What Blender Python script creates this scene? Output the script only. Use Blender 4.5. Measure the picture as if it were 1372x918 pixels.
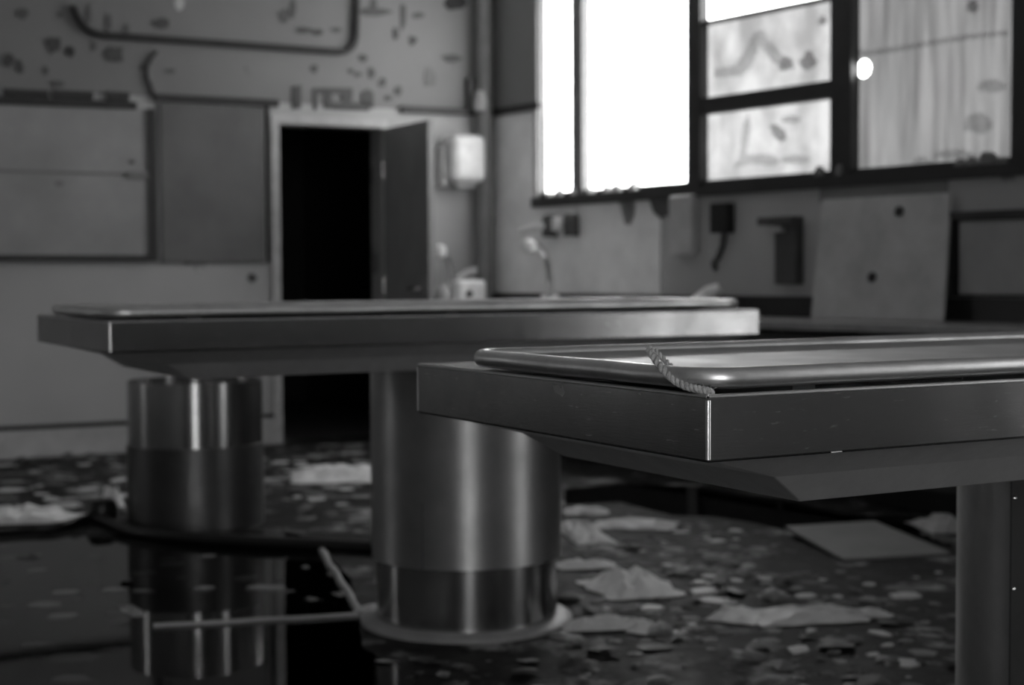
import bpy, bmesh, math, random
from mathutils import Vector, Matrix
for o in list(bpy.data.objects): bpy.data.objects.remove(o)
SC = bpy.context.scene
COL = SC.collection
R_ = random.Random(7)

# ------------------------------------------------------------------ camera
F, H0, ROLL, HC = 2046.9, 371.1, 0.0049, 1.05      # focal (px of 1372), horizon row, roll, eye height
PITCH = math.atan((459 - H0) / F)
cam_d = bpy.data.cameras.new('camera')
cam = bpy.data.objects.new('camera', cam_d); COL.objects.link(cam)
CAMROT = Matrix.Rotation(math.pi/2 - PITCH, 4, 'X') @ Matrix.Rotation(-ROLL, 4, 'Z')
cam.matrix_world = Matrix.Translation((0, 0, HC)) @ CAMROT
cam_d.sensor_width = 23.6
cam_d.lens = F / 1372 * 23.6
cam_d.dof.use_dof = True
cam_d.dof.focus_distance = 1.93
cam_d.dof.aperture_fstop = 2.9
cam_d.dof.aperture_blades = 7
cam_d.clip_end = 300
SC.camera = cam

# ------------------------------------------------------------------ world, exposure
SC.view_settings.view_transform = 'Standard'
SC.view_settings.look = 'None'
SC.view_settings.gamma = 1
SC.view_settings.use_curve_mapping = False
SC.view_settings.exposure = 0.35
world = bpy.data.worlds.new('overcast'); SC.world = world
world.use_nodes = True
bg = world.node_tree.nodes['Background']
bg.inputs[0].default_value = (1, 1, 1, 1)
bg.inputs[1].default_value = 8.0

# ------------------------------------------------------------------ helpers: materials
def newmat(name):
    m = bpy.data.materials.new(name); m.use_nodes = True
    nt = m.node_tree; return m, nt, nt.nodes['Principled BSDF']
def noise(nt, scale, detail=5, rough=.6, stretch=None):
    tc = nt.nodes.new('ShaderNodeTexCoord'); n = nt.nodes.new('ShaderNodeTexNoise')
    n.inputs['Scale'].default_value = scale; n.inputs['Detail'].default_value = detail
    n.inputs['Roughness'].default_value = rough
    if stretch:
        mp = nt.nodes.new('ShaderNodeMapping'); mp.inputs['Scale'].default_value = stretch
        nt.links.new(tc.outputs['Object'], mp.inputs[0]); nt.links.new(mp.outputs[0], n.inputs['Vector'])
    else: nt.links.new(tc.outputs['Object'], n.inputs['Vector'])
    return n
def ramp(nt, src, stops):
    r = nt.nodes.new('ShaderNodeValToRGB'); e = r.color_ramp.elements
    while len(e) < len(stops): e.new(.5)
    for el, (p, v) in zip(e, stops): el.position = p; el.color = (v, v, v, 1)
    nt.links.new(src, r.inputs[0]); return r
def bump(nt, src, b, strength, dist=.01):
    n = nt.nodes.new('ShaderNodeBump'); n.inputs['Strength'].default_value = strength
    n.inputs['Distance'].default_value = dist
    nt.links.new(src, n.inputs['Height']); nt.links.new(n.outputs[0], b.inputs['Normal'])
def plain(name, v, rough=.6, metal=0, var=.15, scale=14, bmp=.15, spec=.4):
    m, nt, b = newmat(name)
    n = noise(nt, scale)
    r = ramp(nt, n.outputs[0], [(.3, v*(1-var)), (.7, v*(1+var))])
    nt.links.new(r.outputs[0], b.inputs['Base Color'])
    b.inputs['Roughness'].default_value = rough; b.inputs['Metallic'].default_value = metal
    b.inputs['Specular IOR Level'].default_value = spec
    if bmp: bump(nt, n.outputs[0], b, bmp, .003)
    return m
def steel(name, v, r0, r1, aniso=0, radial=False, stretch=(3, 3, 60), bmp=.05, smudge=.25):
    m, nt, b = newmat(name)
    n = noise(nt, 5, 6, .65); g = noise(nt, 12, 4, .6, stretch)
    c = ramp(nt, n.outputs[0], [(.3, v*(1-smudge)), (.65, v)])
    nt.links.new(c.outputs[0], b.inputs['Base Color'])
    r = ramp(nt, n.outputs[0], [(.3, r1), (.7, r0)])
    nt.links.new(r.outputs[0], b.inputs['Roughness'])
    b.inputs['Metallic'].default_value = 1
    if aniso:
        b.inputs['Anisotropic'].default_value = aniso
        t = nt.nodes.new('ShaderNodeTangent'); t.direction_type = 'RADIAL'; t.axis = 'Z'
        nt.links.new(t.outputs[0], b.inputs['Tangent']); b.inputs['Anisotropic Rotation'].default_value = .25
    if bmp: bump(nt, g.outputs[0], b, bmp, .001)
    return m

M = {}
def wallmat(name, base, dark, light, th, scale=2.2, upper=.7):
    m, nt, b = newmat(name)
    n1 = noise(nt, scale, 8, .62); n2 = noise(nt, .7, 3, .5); n3 = noise(nt, 30, 3, .5)
    c1 = ramp(nt, n1.outputs[0], [(0, dark), (th-.015, dark), (th, base), (1, light)])
    c2 = ramp(nt, n2.outputs[0], [(.3, .82), (.7, 1.08)])
    mx = nt.nodes.new('ShaderNodeMix'); mx.data_type = 'RGBA'; mx.blend_type = 'MULTIPLY'; mx.inputs[0].default_value = 1
    nt.links.new(c1.outputs[0], mx.inputs[6]); nt.links.new(c2.outputs[0], mx.inputs[7])
    # base colour multiplied darker above the rail line
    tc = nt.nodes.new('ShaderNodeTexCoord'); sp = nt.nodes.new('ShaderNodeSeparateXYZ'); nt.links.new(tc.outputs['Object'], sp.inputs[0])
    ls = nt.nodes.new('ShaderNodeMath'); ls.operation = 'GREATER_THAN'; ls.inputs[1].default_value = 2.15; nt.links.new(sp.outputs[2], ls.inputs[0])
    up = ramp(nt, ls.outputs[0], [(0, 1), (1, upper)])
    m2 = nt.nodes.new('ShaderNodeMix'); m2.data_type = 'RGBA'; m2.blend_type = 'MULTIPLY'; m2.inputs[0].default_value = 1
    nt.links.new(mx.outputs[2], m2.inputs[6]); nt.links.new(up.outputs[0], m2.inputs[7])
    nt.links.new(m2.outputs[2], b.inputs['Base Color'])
    b.inputs['Roughness'].default_value = .55
    bump(nt, n3.outputs[0], b, .12, .003)
    return m
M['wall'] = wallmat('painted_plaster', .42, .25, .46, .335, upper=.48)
M['wall_r'] = wallmat('painted_plaster_right', .44, .2, .5, .33, upper=.5)
M['ceil'] = plain('ceiling_paint', .75, .8)
M['dark'] = plain('dark_rail', .035, .5)
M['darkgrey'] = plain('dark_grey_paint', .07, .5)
M['door'] = plain('door_paint', .25, .45, scale=3)
M['frame'] = plain('window_frame_paint', .03, .5)
M['mull'] = plain('weathered_mullion', .16, .6)
M['arch'] = plain('architrave_paint', .5, .45)
M['white'] = plain('white_enamel', .66, .25, bmp=0)
M['board'] = plain('board_laminate', .32, .35, scale=2.5, bmp=.05)
M['pin'] = plain('pinboard_felt', .15, .8, scale=3)
M['darkupright'] = plain('grey_upright_paint', .2, .5)
M['flakemid'] = plain('bare_plaster', .11, .8)
M['panel'] = plain('grey_pinboard', .2, .7, scale=3)
M['card'] = plain('pale_panel', .47, .5, scale=6)
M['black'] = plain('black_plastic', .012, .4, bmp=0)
M['chipdark'] = plain('dirty_chip', .1, .8)
M['rubber'] = plain('black_rubber', .012, .35)
M['paper'] = plain('crumpled_paper', .82, .7)
M['plaster'] = plain('plaster_chip', .62, .85, scale=30)
M['wood'] = plain('grey_wood', .35, .6, scale=9)
M['chrome'] = plain('chrome', .75, .12, 1, bmp=0)
M['counter'] = plain('counter_laminate', .3, .3)
M['enamel'] = plain('white_sink_enamel', .8, .3, bmp=0)
M['gloss'] = plain('corner_brightening', .8, .3, scale=3, bmp=.03)
M['splash'] = plain('dark_upstand', .025, .35)
M['cab'] = plain('under_counter_dark', .05, .6)
M['steel_sheet'] = steel('brushed_steel_sheet', .5, .45, .6)
M['steel_worn'] = steel('worn_steel_sheet', .33, .15, .24, smudge=.3)
M['steel_hull'] = steel('dull_steel_underside', .78, .5, .65)
M['steel_tube'] = steel('satin_steel_tube', .95, .3, .48, stretch=(20, 20, 20), smudge=.35)
M['steel_edge'] = steel('bright_steel_edge', .8, .15, .25, bmp=0)
M['steel_lip'] = steel('rubbed_steel_lip', .62, .3, .45, bmp=0)
M['ring'] = plain('scuffed_base_ring', .28, .45)
M['steel_ped'] = steel('brushed_pedestal_steel', .52, .4, .46, aniso=.75)
M['steel_dull'] = steel('tarnished_pedestal_steel', .15, .36, .5, aniso=.4)
M['steel_pol'] = steel('polished_pedestal_steel', .45, .16, .24, aniso=.75, smudge=.15)

# fine scratches on the table sheets
nt = M['steel_worn'].node_tree; b = nt.nodes['Principled BSDF']
src = b.inputs['Base Color'].links[0].from_socket
sn = noise(nt, 40, 3, .6, (1, 1, 6)); sr = ramp(nt, sn.outputs[0], [(.0, 1), (.66, 1), (.74, 1.0)]); sr.color_ramp.elements[2].color = (2.2, 2.2, 2.2, 1)
mx = nt.nodes.new('ShaderNodeMix'); mx.data_type = 'RGBA'; mx.blend_type = 'MULTIPLY'; mx.inputs[0].default_value = 1
nt.links.new(src, mx.inputs[6]); nt.links.new(sr.outputs[0], mx.inputs[7]); nt.links.new(mx.outputs[2], b.inputs['Base Color'])
# floor: dark screed with stains
m, nt, b = newmat('stained_floor')
n1 = noise(nt, 3.6, 9, .68); n2 = noise(nt, 9, 6, .7); n3 = noise(nt, 40, 4, .6)
c1 = ramp(nt, n1.outputs[0], [(.46, .012), (.54, .035), (.62, .26)])
c2 = ramp(nt, n2.outputs[0], [(.35, .5), (.65, 1.5)])
mx = nt.nodes.new('ShaderNodeMix'); mx.data_type = 'RGBA'; mx.blend_type = 'MULTIPLY'; mx.inputs[0].default_value = 1
nt.links.new(c1.outputs[0], mx.inputs[6]); nt.links.new(c2.outputs[0], mx.inputs[7])
nt.links.new(mx.outputs[2], b.inputs['Base Color'])
r = ramp(nt, n1.outputs[0], [(.35, .5), (.6, .85)]); nt.links.new(r.outputs[0], b.inputs['Roughness'])
b.inputs['Specular IOR Level'].default_value = .12; bump(nt, n2.outputs[0], b, .35, .01); M['floor'] = m
# standing water
m, nt, b = newmat('standing_water')
nt.nodes.remove(b); out = nt.nodes['Material Output']
tr = nt.nodes.new('ShaderNodeBsdfTransparent'); tr.inputs[0].default_value = (.55, .55, .55, 1)
gl = nt.nodes.new('ShaderNodeBsdfGlossy'); gl.inputs['Roughness'].default_value = .02
fr = nt.nodes.new('ShaderNodeFresnel'); fr.inputs[0].default_value = 1.333
nn = noise(nt, 7, 3, .5); bp = nt.nodes.new('ShaderNodeBump'); bp.inputs['Strength'].default_value = .015; bp.inputs['Distance'].default_value = .01
nt.links.new(nn.outputs[0], bp.inputs['Height']); nt.links.new(bp.outputs[0], gl.inputs['Normal'])
ms = nt.nodes.new('ShaderNodeMixShader'); nt.links.new(fr.outputs[0], ms.inputs[0])
nt.links.new(tr.outputs[0], ms.inputs[1]); nt.links.new(gl.outputs[0], ms.inputs[2]); nt.links.new(ms.outputs[0], out.inputs[0])
M['water'] = m
def glassmat(name, lo, hi, p0, p1, stretch, scale=4):
    m, nt, b = newmat(name); nt.nodes.remove(b); out = nt.nodes['Material Output']
    n = noise(nt, scale, 4, .55, stretch); r = ramp(nt, n.outputs[0], [(p0, lo), (p1, hi)])
    tr = nt.nodes.new('ShaderNodeBsdfTransparent'); nt.links.new(r.outputs[0], tr.inputs[0])
    df = nt.nodes.new('ShaderNodeBsdfDiffuse'); df.inputs[0].default_value = (.4, .4, .4, 1)
    ms = nt.nodes.new('ShaderNodeMixShader'); ms.inputs[0].default_value = .08
    nt.links.new(tr.outputs[0], ms.inputs[1]); nt.links.new(df.outputs[0], ms.inputs[2]); nt.links.new(ms.outputs[0], out.inputs[0])
    return m
def smearmat(name, v):
    m, nt, b = newmat(name); nt.nodes.remove(b); n = noise(nt, 25, 3, .6); r = ramp(nt, n.outputs[0], [(.3, v*.94), (.7, min(1, v*1.06))])
    tr = nt.nodes.new('ShaderNodeBsdfTransparent'); nt.links.new(r.outputs[0], tr.inputs[0]); nt.links.new(tr.outputs[0], nt.nodes['Material Output'].inputs[0]); return m
M['smear1'] = smearmat('thin_grime', .8); M['smear2'] = smearmat('thick_grime', .62)
M['glass_clear'] = glassmat('grimy_glass_light', .8, 1, .28, .45, (1, 1, .6), 2)
M['glass_mid'] = glassmat('grimy_glass_medium', .23, .32, .35, .62, (1, 1, .6), 5)
M['glass_grey'] = glassmat('dimming_glass', .53, .64, .3, .6, (1, 1, 1), 2)  # tint added to dim daylight from the unseen windows
M['glass_dirty'] = glassmat('grimy_ribbed_glass', .155, .215, .35, .65, (6, 6, .5), 3)

# ------------------------------------------------------------------ helpers: meshes
class MB:
    def __init__(s): s.v = []; s.f = []
    def add(s, vs, fs):
        k = len(s.v); s.v += [tuple(p) for p in vs]; s.f += [[k+i for i in f] for f in fs]; return s
    def box(s, x0, x1, y0, y1, z0, z1):
        vs = [(x, y, z) for z in (z0, z1) for y in (y0, y1) for x in (x0, x1)]
        return s.add(vs, [(0,2,3,1),(4,5,7,6),(0,1,5,4),(2,6,7,3),(0,4,6,2),(1,3,7,5)])
    def hexa(s, lo, hi):          # two quads (ccw seen from the hi side)
        return s.add(list(lo)+list(hi), [(3,2,1,0),(4,5,6,7),(0,1,5,4),(1,2,6,5),(2,3,7,6),(3,0,4,7)])
    def prism(s, poly, a, b):     # poly of 2d points, a/b: functions 2d -> 3d for both faces
        n = len(poly); vs = [a(*p) for p in poly] + [b(*p) for p in poly]
        return s.add(vs, [list(range(n))[::-1], list(range(n, 2*n))] + [(i, (i+1) % n, n+(i+1) % n, n+i) for i in range(n)])
    def lathe(s, prof, n=48, cx=0, cy=0, cap0=True, cap1=True, a0=0, a1=None):
        full = a1 is None; A1 = 2*math.pi if full else a1; k = n if full else n+1
        vs = []; fs = []
        for r, z in prof:
            for i in range(k):
                t = a0 + (A1-a0)*i/n; vs.append((cx+r*math.cos(t), cy+r*math.sin(t), z))
        for j in range(len(prof)-1):
            for i in range(n):
                i2 = (i+1) % k if full else i+1
                fs.append((j*k+i, j*k+i2, (j+1)*k+i2, (j+1)*k+i))
        if full and cap0: fs.append(list(range(k))[::-1])
        if full and cap1: fs.append([(len(prof)-1)*k+i for i in range(k)])
        return s.add(vs, fs)
    def tube(s, pts, r, n=10, closed=False, taper=None):
        P = [Vector(p) for p in pts]; N = len(P); vs = []; fs = []; up = None
        for i, p in enumerate(P):
            if closed: t = (P[(i+1) % N]-P[i-1]).normalized()
            else: t = (P[min(i+1, N-1)]-P[max(i-1, 0)]).normalized()
            if up is None: up = t.orthogonal().normalized()
            up = (up - t*up.dot(t)).normalized(); sd = t.cross(up)
            rr = r*(taper(i/(N-1)) if taper else 1)
            for k in range(n):
                a = 2*math.pi*k/n; vs.append(p + up*(rr*math.cos(a)) + sd*(rr*math.sin(a)))
        for i in range(N if closed else N-1):
            j = (i+1) % N
            for k in range(n): fs.append((i*n+k, i*n+(k+1) % n, j*n+(k+1) % n, j*n+k))
        if not closed: fs += [list(range(n))[::-1], [(N-1)*n+k for k in range(n)]]
        return s.add(vs, fs)
    def build(s, name, mat, parent=None, smooth=False, bevel=0, seg=2, xf=None):
        me = bpy.data.meshes.new(name); me.from_pydata([tuple(xf(*p)) if xf else p for p in s.v], [], s.f); me.update()
        bm = bmesh.new(); bm.from_mesh(me); bmesh.ops.recalc_face_normals(bm, faces=bm.faces); bm.to_mesh(me); bm.free()
        o = bpy.data.objects.new(name, me); COL.objects.link(o)
        me.materials.append(M[mat] if isinstance(mat, str) else mat)
        if smooth:
            for p in me.polygons: p.use_smooth = True
            try: me.set_sharp_from_angle(angle=math.radians(40))
            except Exception: pass
        if bevel:
            b = o.modifiers.new('bevel', 'BEVEL'); b.width = bevel; b.segments = seg; b.limit_method = 'ANGLE'
        if parent is not None: o.parent = parent
        return o
def ply(path, r, turns, phase, n=160):
    # catmull-rom
    P = [Vector(p) for p in path]; P = [P[0]*2-P[1]]+P+[P[-1]*2-P[-2]]; out = []
    segs = len(P)-3
    for i in range(n+1):
        t = i/n*segs; k = min(int(t), segs-1); f = t-k; a, b_, c, d_ = P[k:k+4]
        out.append(.5*((2*b_)+(c-a)*f+(2*a-5*b_+4*c-d_)*f*f+(3*b_-a-3*c+d_)*f**3))
    res = []; up = None
    for i, p in enumerate(out):
        tg = (out[min(i+1, n)]-out[max(i-1, 0)]).normalized()
        if up is None: up = tg.orthogonal().normalized()
        up = (up-tg*up.dot(tg)).normalized(); sd_ = tg.cross(up); a = phase+turns*2*math.pi*i/n
        res.append(p+up*(r*math.cos(a))+sd_*(r*math.sin(a)))
    return res
def tag(o, label, cat, group=None, kind=None):
    o['label'] = label; o['category'] = cat
    if group: o['group'] = group
    if kind: o['kind'] = kind
    return o
def struct(o, label=None, cat=None):
    o['kind'] = 'structure'
    if label: o['label'] = label
    if cat: o['category'] = cat
    return o
def empty(name, loc=(0, 0, 0), rz=0):
    o = bpy.data.objects.new(name, None); COL.objects.link(o); o.location = loc; o.rotation_euler = (0, 0, rz); return o

# ------------------------------------------------------------------ the plan of the room (metres)
YB = 0.48                                             # the back wall runs away to the right by this angle
BD = Vector((math.cos(YB), math.sin(YB))); BN = Vector((math.sin(YB), -math.cos(YB)))    # along it, and into the room
B0 = Vector((-2.67, 9.03))
SCOR = 2.86                                           # where the back wall meets the window wall
CORNER = B0 + BD*SCOR
YR = math.radians(36)
RD = Vector((math.sin(YR), -math.cos(YR))); RN = Vector((-math.cos(YR), -math.sin(YR)))
def bw(s, z, off=0):  p = B0 + BD*s + BN*off; return Vector((p.x, p.y, z))
def rw(s, z, off=0):  p = CORNER + RD*s + RN*off; return Vector((p.x, p.y, z))
def ray(u, v):
    d = CAMROT.to_3x3() @ Vector(((u-686)/F, (459-v)/F, -1)); return Vector((0, 0, HC)), d
def hitplane(u, v, p0, n):
    o, d = ray(u, v); t = (p0-o).dot(n)/d.dot(n); return o + d*t
def pb(u, v, off=0):           # a measured point of the back wall -> (s, z)
    q = hitplane(u, v, bw(0, 0, off), Vector((BN.x, BN.y, 0))); return (q.xy-B0).dot(BD), q.z
def pr(u, v, off=0):           # a measured point of the window wall -> (s, z)
    q = hitplane(u, v, rw(0, 0, off), Vector((RN.x, RN.y, 0))); return (q.xy-CORNER).dot(RD), q.z
def pf(u, v, z=0):             # a measured point of the floor
    q = hitplane(u, v, Vector((0, 0, z)), Vector((0, 0, 1))); return Vector((q.x, q.y, z))
CEIL = 3.3; CZ = .83                                 # ceiling and counter heights
SL = -5.5; DEPTH = 11.7; WT = .2

def wallpiece(fn, s0, s1, z0, z1, mb, t=None):
    t = t or (.07 if fn is rw else WT)
    mb.hexa([fn(s0, z0, -t), fn(s1, z0, -t), fn(s1, z1, -t), fn(s0, z1, -t)], [fn(s0, z0, 0), fn(s1, z0, 0), fn(s1, z1, 0), fn(s0, z1, 0)])

# front wall (behind the camera) is parallel to the back wall
def fw(s, z, off=0): p = B0 + BD*s + BN*(DEPTH-off); return Vector((p.x, p.y, z))
def lw(s, z, off=0): p = B0 + BD*(SL+off) + BN*s; return Vector((p.x, p.y, z))
# right wall length until the front wall
SR = (DEPTH - (CORNER-B0).dot(BN)) / RD.dot(BN)
SFR = (CORNER + RD*SR - B0).dot(BD)
pts = [lw(-.2, 0, -.2).xy, bw(SCOR+.3, 0, -.2).xy, (CORNER+RD*(SR+.3)-RN*.2), (B0+BD*(SL-.2)+BN*(DEPTH+.2))]
fl = MB().prism([tuple(p) for p in pts], lambda x, y: (x, y, -.1), lambda x, y: (x, y, 0)).build('floor', 'floor')
struct(fl, 'dark stained wet floor strewn with paint flakes', 'floor')
ce = MB().prism([tuple(p) for p in pts], lambda x, y: (x, y, CEIL), lambda x, y: (x, y, CEIL+.1)).build('ceiling', 'ceil')
struct(ce, 'plain painted ceiling above the room', 'ceiling')

# back wall with the doorway
DS0, DZ = pb(373, 166)[0], pb(373, 166)[1]
DS1 = pb(512, 175)[0]
mb = MB(); wallpiece(bw, SL-.2, DS0, 0, CEIL, mb); wallpiece(bw, DS1, SCOR+.15, 0, CEIL, mb); wallpiece(bw, DS0, DS1, DZ, CEIL, mb)
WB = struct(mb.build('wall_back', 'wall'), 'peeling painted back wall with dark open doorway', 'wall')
# window wall: openings
W1A, W1B, WZ0, WZ1 = pr(720, 266)[0], 5.3, 1.56, 3.0
W2A, W2B, W2Z0 = 8.9, 11.2, .15
mb = MB(); wallpiece(rw, -.1, W1A, 0, CEIL, mb); wallpiece(rw, W1A, W1B, 0, WZ0, mb); wallpiece(rw, W1A, W1B, WZ1, CEIL, mb)
wallpiece(rw, W1B, W2A, 0, CEIL, mb); wallpiece(rw, W2A, W2B, 0, W2Z0, mb); wallpiece(rw, W2A, W2B, WZ1, CEIL, mb); wallpiece(rw, W2B, SR+.2, 0, CEIL, mb)
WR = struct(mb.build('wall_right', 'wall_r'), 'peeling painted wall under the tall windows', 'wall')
# left wall with a narrow window
L1A, L1B = .45, .95
mb = MB(); wallpiece(lw, -.2, L1A, 0, CEIL, mb); wallpiece(lw, L1B, DEPTH+.2, 0, CEIL, mb); wallpiece(lw, L1A, L1B, 0, .5, mb); wallpiece(lw, L1A, L1B, 2.6, CEIL, mb)
struct(mb.build('wall_left', 'wall'), 'painted side wall outside the picture on the left', 'wall')
# front wall with one window
FC = (Vector((.55, -2.4))-B0).dot(BD); F1A, F1B = FC-.62, FC+.42; FZ0 = .3
mb = MB(); wallpiece(fw, SL-.2, F1A, 0, CEIL, mb); wallpiece(fw, F1B, SFR+.2, 0, CEIL, mb); wallpiece(fw, F1A, F1B, 0, FZ0, mb); wallpiece(fw, F1A, F1B, 2.9, CEIL, mb)
struct(mb.build('wall_front', 'wall'), 'painted wall behind the camera', 'wall')
# unseen dark panels added to darken the reflection in the nearest table's side
d2 = empty('dark_panels'); struct(d2, 'added dark panels on the wall behind the camera', 'door')
for k in (0, 1):
    a = SFR-2.15+k*.98; q = [fw(a, .01, .004), fw(a+.97, .01, .004), fw(a+.97, 2.1, .004), fw(a, 2.1, .004)]; q2 = [fw(a, .01, .045), fw(a+.97, .01, .045), fw(a+.97, 2.1, .045), fw(a, 2.1, .045)]
    MB().hexa(q, q2).build('dark_leaf', 'darkgrey', d2)
# sky portals in the openings
def portal(fn, s0, s1, z0, z1, inward):
    L = bpy.data.lights.new('window_portal', 'AREA'); L.shape = 'RECTANGLE'; L.size = s1-s0; L.size_y = z1-z0
    L.cycles.is_portal = True
    o = bpy.data.objects.new('window_portal', L); COL.objects.link(o)
    o.location = fn((s0+s1)/2, (z0+z1)/2, -.08)
    o.rotation_euler = Vector((inward.x, inward.y, 0)).to_track_quat('-Z', 'Y').to_euler()
portal(rw, W1A, W1B, WZ0, WZ1, RN); portal(rw, W2A, W2B, W2Z0, WZ1, RN)
portal(lw, L1A, L1B, .5, 2.6, BD); portal(fw, F1A, F1B, FZ0, 2.9, -BN)

# corridor behind the doorway, its darkness painted in black
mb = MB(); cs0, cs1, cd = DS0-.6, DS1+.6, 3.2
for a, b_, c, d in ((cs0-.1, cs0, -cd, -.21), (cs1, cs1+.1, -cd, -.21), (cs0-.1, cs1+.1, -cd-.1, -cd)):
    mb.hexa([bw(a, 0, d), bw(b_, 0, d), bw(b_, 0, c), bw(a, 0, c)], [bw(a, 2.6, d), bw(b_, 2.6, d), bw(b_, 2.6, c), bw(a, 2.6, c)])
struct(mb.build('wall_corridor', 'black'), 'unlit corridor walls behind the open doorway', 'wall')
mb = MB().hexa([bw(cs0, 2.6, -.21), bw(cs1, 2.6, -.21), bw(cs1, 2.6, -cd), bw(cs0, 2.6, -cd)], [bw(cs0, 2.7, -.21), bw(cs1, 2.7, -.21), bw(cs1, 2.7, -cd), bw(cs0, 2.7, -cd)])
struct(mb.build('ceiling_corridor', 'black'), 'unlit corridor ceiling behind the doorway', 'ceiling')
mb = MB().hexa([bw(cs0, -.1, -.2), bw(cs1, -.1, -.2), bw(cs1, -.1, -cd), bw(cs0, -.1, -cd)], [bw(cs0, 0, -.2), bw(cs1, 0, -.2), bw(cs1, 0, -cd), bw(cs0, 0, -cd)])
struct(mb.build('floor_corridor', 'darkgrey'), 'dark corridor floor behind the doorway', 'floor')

def onwall(fn, s0, s1, z0, z1, o0, o1, name, mat, parent=None, bevel=0):
    mb = MB(); mb.hexa([fn(s0, z0, o0), fn(s1, z0, o0), fn(s1, z1, o0), fn(s0, z1, o0)], [fn(s0, z0, o1), fn(s1, z0, o1), fn(s1, z1, o1), fn(s0, z1, o1)])
    return mb.build(name, mat, parent, bevel=bevel)
def wallbox(p, fn, u0, v0, u1, v1, o0, o1, name, mat, parent=None, bevel=0):
    s0, z1 = p(u0, v0); s1, z0 = p(u1, v1)
    return onwall(fn, s0, s1, z0, z1, o0, o1, name, mat, parent, bevel)

# ------------------------------------------------------------------ windows
def window(n, fn, s0, s1, z0, z1, verts, trans, label, matf='frame', panes=None):
    w = empty('window_%d' % n); struct(w, label, 'window')
    fr = .045
    onwall(fn, s0-.03, s1+.03, z0-.06, z0, -.07, .03, 'window_sill', matf, w)
    onwall(fn, s0, s1, z1-fr, z1, -.065, -.02, 'head_rail', matf, w)
    onwall(fn, s0, s0+.012, z0, z1, -.065, -.02, 'side_rail', 'mull', w); onwall(fn, s1-fr, s1, z0, z1, -.065, -.02, 'side_rail', matf, w)
    onwall(fn, s0+.012, s1-fr, z0, z0+.03, -.065, -.02, 'bottom_rail', matf, w)
    for a, b_, m in verts: onwall(fn, a, b_, z0, z1-fr, -.068, -.005, 'mullion', m, w)
    for a, b_, c, d in trans: onwall(fn, a, b_, c, d, -.065, -.015, 'transom', matf, w)
    return w
V1 = [(pr(765, 200)[0], pr(779, 200)[0], 'mull'), (pr(919, 200)[0], pr(937, 200)[0], 'frame'), (pr(1111, 200)[0], pr(1139, 200)[0], 'frame'), (pr(1353, 200)[0], pr(1385, 200)[0], 'frame')]
ta, tb = V1[1][1], V1[2][0]
zt = lambda v: pr(1026, v)[1]
T1 = [(ta, tb, zt(142), zt(119)), (ta, tb, zt(15.5), zt(10.5))]
w1 = window(1, rw, W1A, W1B, WZ0, WZ1, V1, T1, 'tall dark framed window of grimy panes over the counter')
def pane(w, fn, s0, s1, z0, z1, mat, hole=None):
    if not hole:
        return onwall(fn, s0, s1, z0, z1, -.05, -.045, 'pane', mat, w)
    hs, hz, hr = hole; n = 24; mb = MB()
    ring = [(hs+hr*math.cos(2*math.pi*k/n)*(1+.15*math.sin(3*k)), hz+hr*1.0*math.sin(2*math.pi*k/n)) for k in range(n)]
    out = []
    for k in range(n):
        c, s_ = math.cos(2*math.pi*k/n), math.sin(2*math.pi*k/n)
        t = min(((s1-hs) if c > 0 else (s0-hs))/c if abs(c) > 1e-6 else 1e9, ((z1-hz) if s_ > 0 else (z0-hz))/s_ if abs(s_) > 1e-6 else 1e9)
        out.append((hs+c*t, hz+s_*t))
    # corners snapped
    for cx_, cz_ in ((s0, z0), (s1, z0), (s1, z1), (s0, z1)):
        i = min(range(n), key=lambda k: (out[k][0]-cx_)**2+(out[k][1]-cz_)**2); out[i] = (cx_, cz_)
    for o_ in (-.05, -.045):
        vs = [fn(a, b_, o_) for a, b_ in ring]+[fn(a, b_, o_) for a, b_ in out]
        mb.add(vs, [(k, (k+1) % n, n+(k+1) % n, n+k) for k in range(n)])
    return mb.build('pane', mat, w)
bz, tz = WZ0+.03, WZ1-.045
pane(w1, rw, W1A+.012, V1[0][0], bz, tz, 'glass_clear'); pane(w1, rw, V1[0][1], V1[1][0], bz, tz, 'glass_clear')
PL_ = pane(w1, rw, ta, tb, bz, T1[0][2], 'glass_mid'); PM_ = pane(w1, rw, ta, tb, T1[0][3], T1[1][2], 'glass_mid'); pane(w1, rw, ta, tb, T1[1][3], tz, 'glass_clear')
hs, hz = pr(1158, 92, -.05)  # hole added so sky shows through as a bright spot
PR_ = pane(w1, rw, V1[2][1], V1[3][0], bz, tz, 'glass_dirty', (hs, hz, .045)); pane(w1, rw, V1[3][1], W1B-.045, bz, tz, 'glass_dirty')
for s_, n in ((W2A, 3),):
    st = (W2B-W2A)/3
    w2 = window(2, rw, W2A, W2B, W2Z0, WZ1, [(W2A+st-.03, W2A+st+.03, 'frame'), (W2A+2*st-.03, W2A+2*st+.03, 'frame')], [], 'tall window further along the right wall')
    for k in range(3): pane(w2, rw, W2A+k*st+.04, W2A+(k+1)*st-.04, W2Z0+.03, WZ1-.045, 'glass_grey')
w3 = window(3, lw, L1A, L1B, .5, 2.6, [], [], 'narrow window in the side wall on the left'); pane(w3, lw, L1A+.012, L1B-.045, .53, 2.55, 'glass_grey')
w4 = window(4, fw, F1A, F1B, FZ0, 2.9, [], [], 'window in the wall behind the camera'); pane(w4, fw, F1A+.012, F1B-.045, FZ0+.03, 2.85, 'glass_clear')

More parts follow.
